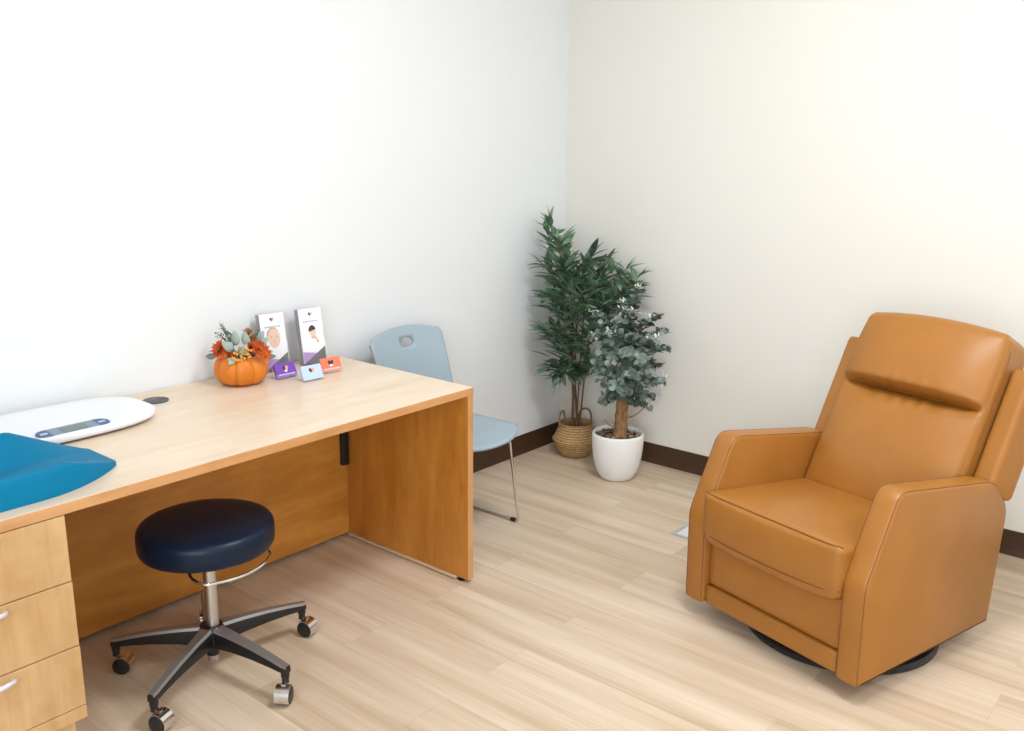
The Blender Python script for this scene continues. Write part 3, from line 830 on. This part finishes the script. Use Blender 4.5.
# back: local frame, z up the slope, -y the front face
BT = rad(25.7); B0 = Vector((0, .474, .392))
MB_ = Matrix.Translation(B0) @ Matrix.Rotation(-BT, 4, 'X')
def inB(bm, off):
    for v in bm.verts: v.co = MB_ @ (v.co+Vector(off))
    return bm
BH, CR = .672, .412
def backc(u, v, w, p):
    x, y, z = p; s = z+BH/2
    front = max(0, -v) if abs(v) < .999 else 1
    if v < 0:
        e = (1-abs(u)**4)
        if s < CR:
            t = s/CR; b = .034*(1-abs(2*t-.85)**2.4 if abs(2*t-.85) < 1 else 0)+.006
            b -= .014*math.exp(-((CR-s)/.030)**2)+.030*math.exp(-((CR-s)/.009)**2)
        else:
            t = (s-CR)/(BH-CR); b = .056*min(1, t*15)**.6*(1-t**2.2)**.8-.044*math.exp(-(t*22)**2)
        b += .0035*sin(u*25+2*sin(u*5))*math.exp(-((s-CR)/.04)**2)*e
        b += .0035*sin(u*11+s*60)*max(0, abs(u)-.55)/.45*math.exp(-((s-.06)/.06)**2)
        y -= b*e*(-v)**.5
    z += .020*(1-u*u)*max(0, w)**3
    x *= 1+.02*max(0, -w)-.05*max(0, (w-.55)/.45)**2
    return Vector((x, y, z))
bm = softbox(.528, .165, BH, (.022, .03, .03), 84, backc); inB(bm, (0, .080, BH/2-.004)); bc = obj('back_cushion', bm, M_leather, rc, angle=80)
for s in (-1, 1):
    bm = tube(bmesh.new(), [MB_ @ Vector((s*.2645*(1-.05*max(0, (z/BH*2-1-.55)/.45)**2), .030, z)) for z in [.05+.047*k for k in range(13)]], .0014, 6)
    obj('seam', bm, M_seam, bc)
# outer shell
bm = softbox(.49, .07, .58, .03, 10); inB(bm, (0, .172, .315)); obj('back_shell', bm, M_leather, rc, angle=80)
for s in (-1, 1):
    def wing(u, v, w, p):
        x, y, z = p
        x += s*.018*(v+1)/2 ; return Vector((x, y, z))
    bm = softbox(.070, .125, .405, (.016, .016, .016), 12, wing); inB(bm, (s*.302, .118, .375)); wg = obj('back_wing', bm, M_leather, rc, angle=60)
# swivel base
bm = bmesh.new()
lathe(bm, [(.280, .004), (.287, .0), (.303, 0), (.310, .006), (.310, .020), (.303, .026), (.287, .026), (.280, .020), (.280, .004)], 64, (.02, .355, 0))
obj('swivel_ring', bm, M_black, rc)
bm = bmesh.new()
box(bm, -.265, .305, .33, .38, .012, .040); box(bm, -.005, .045, .075, .635, .012, .040)
lathe(bm, [(0, .02), (.11, .02), (.11, .074), (0, .074)], 32, (0, .34, 0))
obj('swivel_mechanism', bm, M_black, rc)

# ================================================================== FLOOR BOX + OUTLET
fb = thing('floor_vent', 'pale metal floor vent cover beside the recliner', 'floor vent', (-.56, -1.26, 0))
bm = bmesh.new()
for a in ((-.155, .155, -.145, -.130), (-.155, .155, .130, .145), (-.155, -.140, -.130, .130), (.140, .155, -.130, .130)): box(bm, *a, 0, .004)
obj('frame', bm, M_steel, fb, smooth=False, bevel=.001)
bm = nb(-.1395, .1395, -.1295, .1295, 0, .0025); obj('cover_plate', bm, mat('register_white', (.70, .71, .70), .45), fb, smooth=False)
ol = thing('wall_outlet', 'white wall outlet plate partly hidden by the grey green tree', 'outlet', (0, -.590, .425))
obj('plate', prism(bmesh.new(), roundpoly([(-.036, -.06, .006), (.036, -.06, .006), (.036, .06, .006), (-.036, .06, .006)], 3), -.006, -.0005, 0), M_plate, ol, bevel=.0015)
for z in (-.028, .028):
    o_ = obj('socket', prism(bmesh.new(), roundpoly([(-.016, z-.018, .008), (.016, z-.018, .008), (.016, z+.018, .008), (-.016, z+.018, .008)], 4), -.0072, -.0061, 0), M_white, ol)
    bm = bmesh.new()
    for y in (-.006, .006): box(bm, -.0074, -.00725, y-.001, y+.001, z-.002, z+.007)
    obj('slot', bm, M_dark, o_, smooth=False)

# ================================================================== PLANTS
rnd = random.Random(11)
LIM = -.012
def inside(vs): return all(v.co.x < LIM and v.co.y < LIM for v in vs)
def add_leaf_checked(bm, org, *a, **k):
    b2 = bmesh.new(); leaf(b2, *a, **k)
    if all((v.co.x+org[0]) < LIM and (v.co.y+org[1]) < LIM for v in b2.verts):
        me = bpy.data.meshes.new('t'); b2.to_mesh(me); bm.from_mesh(me); bpy.data.meshes.remove(me)
    b2.free()
# ---- tall bamboo-like plant in a belly basket
BX, BY = -.155, -.215
tp = thing('potted_tree', 'tall plant with long green leaves and thin brown canes in woven corner basket', 'plant', (BX, BY, 0))
bm = bmesh.new()
lathe(bm, [(0, .0), (.070, 0), (.082, .008), (.100, .035), (.110, .065), (.118, .082), (.118, .090), (.110, .100), (.098, .125), (.087, .150), (.084, .163), (.087, .170), (.083, .173), (.079, .168), (.078, .15), (.082, .135), (0, .135)], 64)
bk_ = obj('basket', bm, M_wick, tp, angle=70)
for s, ang in ((-1, 0), (1, 0)):
    bm = bmesh.new(); c0 = Vector((.64*s*.062, -.77*s*.062, 0)); dd = Vector((-.77, -.64, 0))*.0; 
    tdir = Vector((.70, .10, 0)) if s < 0 else Vector((.64, -.77, 0))
    tdir.normalize(); w = .026 if s < 0 else .030
    cc = Vector((-.080*.64-.012, .080*.77-.02, 0)) if s < 0 else Vector((.052*.64, -.052*.77, 0))+Vector((.02, .02, 0))
    pts = curve([cc-tdir*w+Vector((0, 0, .155)), cc-tdir*w*1.05+Vector((0, 0, .20)), cc-tdir*w*.5+Vector((0, 0, .234)), cc+tdir*w*.5+Vector((0, 0, .234)), cc+tdir*w*1.05+Vector((0, 0, .20)), cc+tdir*w+Vector((0, 0, .155))], 6)
    tube(bm, pts, .0052, 8); obj('handle', bm, M_wickd, bk_)
bm = bmesh.new(); lathe(bm, [(0, .140), (.079, .138)], 32); obj('soil', bm, M_soil, tp)
org = Vector((BX, BY, 0))
def pix(px, k):
    """point seen at px on the plane facing the camera, k metres nearer than the basket's axis"""
    n = Vector((.7683, .6401, 0)); v = _d*F+_r*(px[0]-512)-_u*(px[1]-365.5)
    t = ((org-n*k-CAM).dot(n))/v.dot(n); p = CAM+v*t
    if p.x > -.07 or p.y > -.06:
        return pix(px, k+.03)
    return p
canes = []
stems = bmesh.new()
foliA = bmesh.new()
tips = [((549, 222), .02), ((540, 262), .02), ((560, 248), .12), ((572, 268), .05), ((592, 255), .10), ((608, 262), .05), ((628, 268), .08), ((640, 276), .10),
        ((556, 300), .18), ((585, 300), .2), ((606, 300), .2), ((545, 330), .05), ((566, 345), .15), ((590, 330), .12), ((622, 300), .15), ((549, 365), .06), ((578, 372), .12), ((572, 318), .12), ((560, 380), .10), ((600, 285), .16), ((545, 298), .04), ((566, 285), .14), ((636, 290), .12), ((590, 360), .05), ((557, 330), .2)]
roots = [Vector((.02*cos(a), .02*sin(a), .14)) for a in (0, 1.3, 2.6, 3.9, 5.2)]
canepts = []
for i, (bx_, kk) in enumerate((((567, 300), .0), ((572, 300), .10), ((578, 300), .06), ((584, 310), .05), ((590, 330), .04))):
    end = pix(bx_, kk)-org; a = roots[i]
    c = curve([a, a+(end-a)*.33+Vector((0, 0, .03)), a+(end-a)*.7+Vector((0, 0, .02)), end], 6); canepts.append(c)
    tube(stems, c, [.0075-.004*k/len(c) for k in range(len(c))] if i < 3 else .004, 8)
br = []
for (px, kk) in tips:
    tip = pix(px, kk)-org
    bestp = None
    for c in canepts:
        for q in c[6:]:
            if q.z < tip.z-.08:
                dd = (tip-q).length+abs(q.z-(tip.z-.30))*.8
                if bestp is None or dd < bestp[0]: bestp = (dd, q)
    q = bestp[1] if bestp else canepts[0][8]
    mid = (q+tip)/2+Vector((0, 0, .03)); c = curve([q, mid, tip], 7); br.append(c); tube(stems, c, .0022, 6)
lanc = ((0, .06), (.15, .6), (.38, 1), (.65, .72), (.85, .32), (1, 0))
for c in br:
    L = sum((c[i+1]-c[i]).length for i in range(len(c)-1)); n = int(22+L*75)
    for k in range(n):
        t = (.12+.88*(k+rnd.random())/n); f = t*(len(c)-1); i = min(int(f), len(c)-2); p = c[i].lerp(c[i+1], f-i)
        p = p+Vector([rnd.gauss(0, .018) for _ in range(3)])*(1 if t < .9 else .1)
        ax = (c[i+1]-c[i]).normalized()
        a = rnd.uniform(0, 2*pi); rad_ = Vector((cos(a), sin(a), rnd.uniform(-.35, .6)))
        d = rad_*.85+ax*.55+Vector((0, 0, .10)); ln = rnd.uniform(.075, .135)*(1 if t < .92 else .8)
        if t > .93: d = ax+rad_*.35
        add_leaf_checked(foliA, org, p, d, Vector((0, 0, 1))+rad_*.2+Vector([rnd.uniform(-.3, .3) for _ in range(3)]), ln, ln*rnd.uniform(.25, .33), rnd.choice((0, 1, 1)), fold=.3, droop=rnd.uniform(.05, .25), prof=lanc)
tip = br[0][-1]
for a in range(6):
    d = Vector((cos(a)*.35, sin(a)*.35, 1)); add_leaf_checked(foliA, org, tip-Vector((0, 0, .02*a)), d, Vector((cos(a+1), sin(a+1), .2)), .085, .020, 1, prof=lanc)
obj('cane', stems, M_cane, tp)
obj('foliage', foliA, [M_leafA, M_leafA2], tp, smooth=False)

# ---- eucalyptus tree in a white pot
EX, EY = -.298, -.567
ep = thing('potted_eucalyptus', 'small round leaved grey green tree in a white ceramic pot', 'plant', (EX, EY, 0))
bm = bmesh.new()
lathe(bm, [(0, 0), (.070, 0), (.078, .004), (.092, .026), (.106, .062), (.116, .105), (.1215, .150), (.1235, .190), (.123, .215), (.1205, .226), (.117, .228), (.113, .224), (.112, .205), (0, .203)], 72)
obj('ceramic_pot', bm, M_ceramic, ep, angle=70)
bm = bmesh.new(); lathe(bm, [(0, .207), (.112, .206)], 32)
for k in range(150):
    a = rnd.uniform(0, 2*pi); r = .106*rnd.random()**.5; s = rnd.uniform(.005, .011)
    b2 = Matrix.Translation((r*cos(a), r*sin(a), .209)) @ Matrix.Rotation(rnd.uniform(0, 6), 4, 'Z') @ Matrix.Rotation(rnd.uniform(-.5, .5), 4, 'X')
    box(bm, -s, s, -s*.6, s*.6, -s*.4, s*.4, M=b2)
obj('bark_chips', bm, M_soil, ep, smooth=False)
org = Vector((EX, EY, 0))
trunk = bmesh.new()
t0 = Vector((0.01, -.005, .20)); ttop = pix((627, 352), .0)-org
pts = curve([t0, t0.lerp(ttop, .3)+Vector((.004, .003, 0)), t0.lerp(ttop, .65)-Vector((.004, 0, 0)), ttop], 8); n = len(pts)
tube(trunk, pts, [.033-.012*(k/n)**1.2+.0025*sin(k*2.1) for k in range(n)], 16)
for s, dz in ((0, .3), (1, .33)):
    e = pix(((604, 420), (647, 405))[s], .05)-org; q = pts[4] if s == 0 else pts[6]
    tube(trunk, curve([Vector((q.x, q.y, .21)) if 0 else q, (q+e)/2-Vector((0, 0, .02)), e], 6), .003, 6)
tp2 = obj('trunk', trunk, M_bark, ep)
fol = bmesh.new(); twig = bmesh.new()
tips = [((639, 288), .0), ((622, 302), .05), ((600, 318), .10), ((594, 312), .06), ((612, 330), .15), ((644, 318), .08), ((660, 314), -.02), ((667, 330), .0), ((671, 350), .02), ((655, 340), .1),
        ((600, 350), .12), ((594, 335), .05), ((598, 375), .10), ((604, 395), .08), ((618, 385), .16), ((636, 380), .18), ((650, 372), .12), ((640, 360), .2), ((622, 352), .2),
        ((651, 398), .06), ((645, 408), .05), ((610, 362), .18), ((632, 335), .17), ((628, 312), .12), ((602, 402), .03), ((643, 345), -.10), ((620, 345), -.10), ((634, 300), -.05), ((616, 375), -.08), ((660, 365), -.02), ((662, 382), .04), ((626, 392), .16), ((614, 398), .12), ((640, 394), .14), ((628, 374), .20), ((606, 382), .14), ((646, 384), .15), ((634, 402), .08), ((620, 318), .10), ((650, 355), .12), ((608, 345), .12), ((597, 362), .06)]
for (px, kk) in tips:
    tip = pix(px, kk)-org
    q = min(pts[10:], key=lambda p: (p-tip).length+(0 if p.z < tip.z else .1))
    c = curve([q, (q+tip)/2+Vector((0, 0, .02)), tip], 6); tube(twig, c, .0022, 6)
    L = (tip-q).length; n = int(8+L*42)
    for k in range(n):
        t = .25+.75*(k+.5)/n; f = t*(len(c)-1); i = min(int(f), len(c)-2); p = c[i].lerp(c[i+1], f-i)+Vector([rnd.gauss(0, .009) for _ in range(3)])
        ax = (c[i+1]-c[i]).normalized(); a = rnd.uniform(0, 2*pi)
        for s in (0, pi):
            rr = Vector((cos(a+s), sin(a+s), rnd.uniform(-.3, .5))); d = rr+ax*.35; ln = rnd.uniform(.024, .038)
            near_tip = t > .8 and rnd.random() < .5
            rnd_prof = ((0, .2), (.12, .72), (.32, .98), (.55, 1), (.78, .8), (.92, .45), (1, 0))
            add_leaf_checked(fol, org, p, d, ax+Vector([rnd.uniform(-.6, .6) for _ in range(3)])+Vector((0, 0, .4)), ln, ln*rnd.uniform(.82, 1.0), 1 if near_tip else 0, fold=.12, droop=.12, prof=rnd_prof)
    if px in ((639, 288), (594, 312), (594, 335), (622, 302), (644, 318), (651, 398), (655, 340), (612, 330), (662, 382), (628, 312)):
        for k in range(15): add_leaf_checked(fol, org, tip+Vector([rnd.gauss(0, .013) for _ in range(3)]), Vector([rnd.uniform(-1, 1) for _ in range(3)])+Vector((0, 0, .5)), Vector((0, 0, 1)), .020, .009, 2, prof=broad)
obj('twig', twig, M_cane, ep)
obj('foliage', fol, [M_leafB, M_leafB2, M_tip], ep, smooth=False)
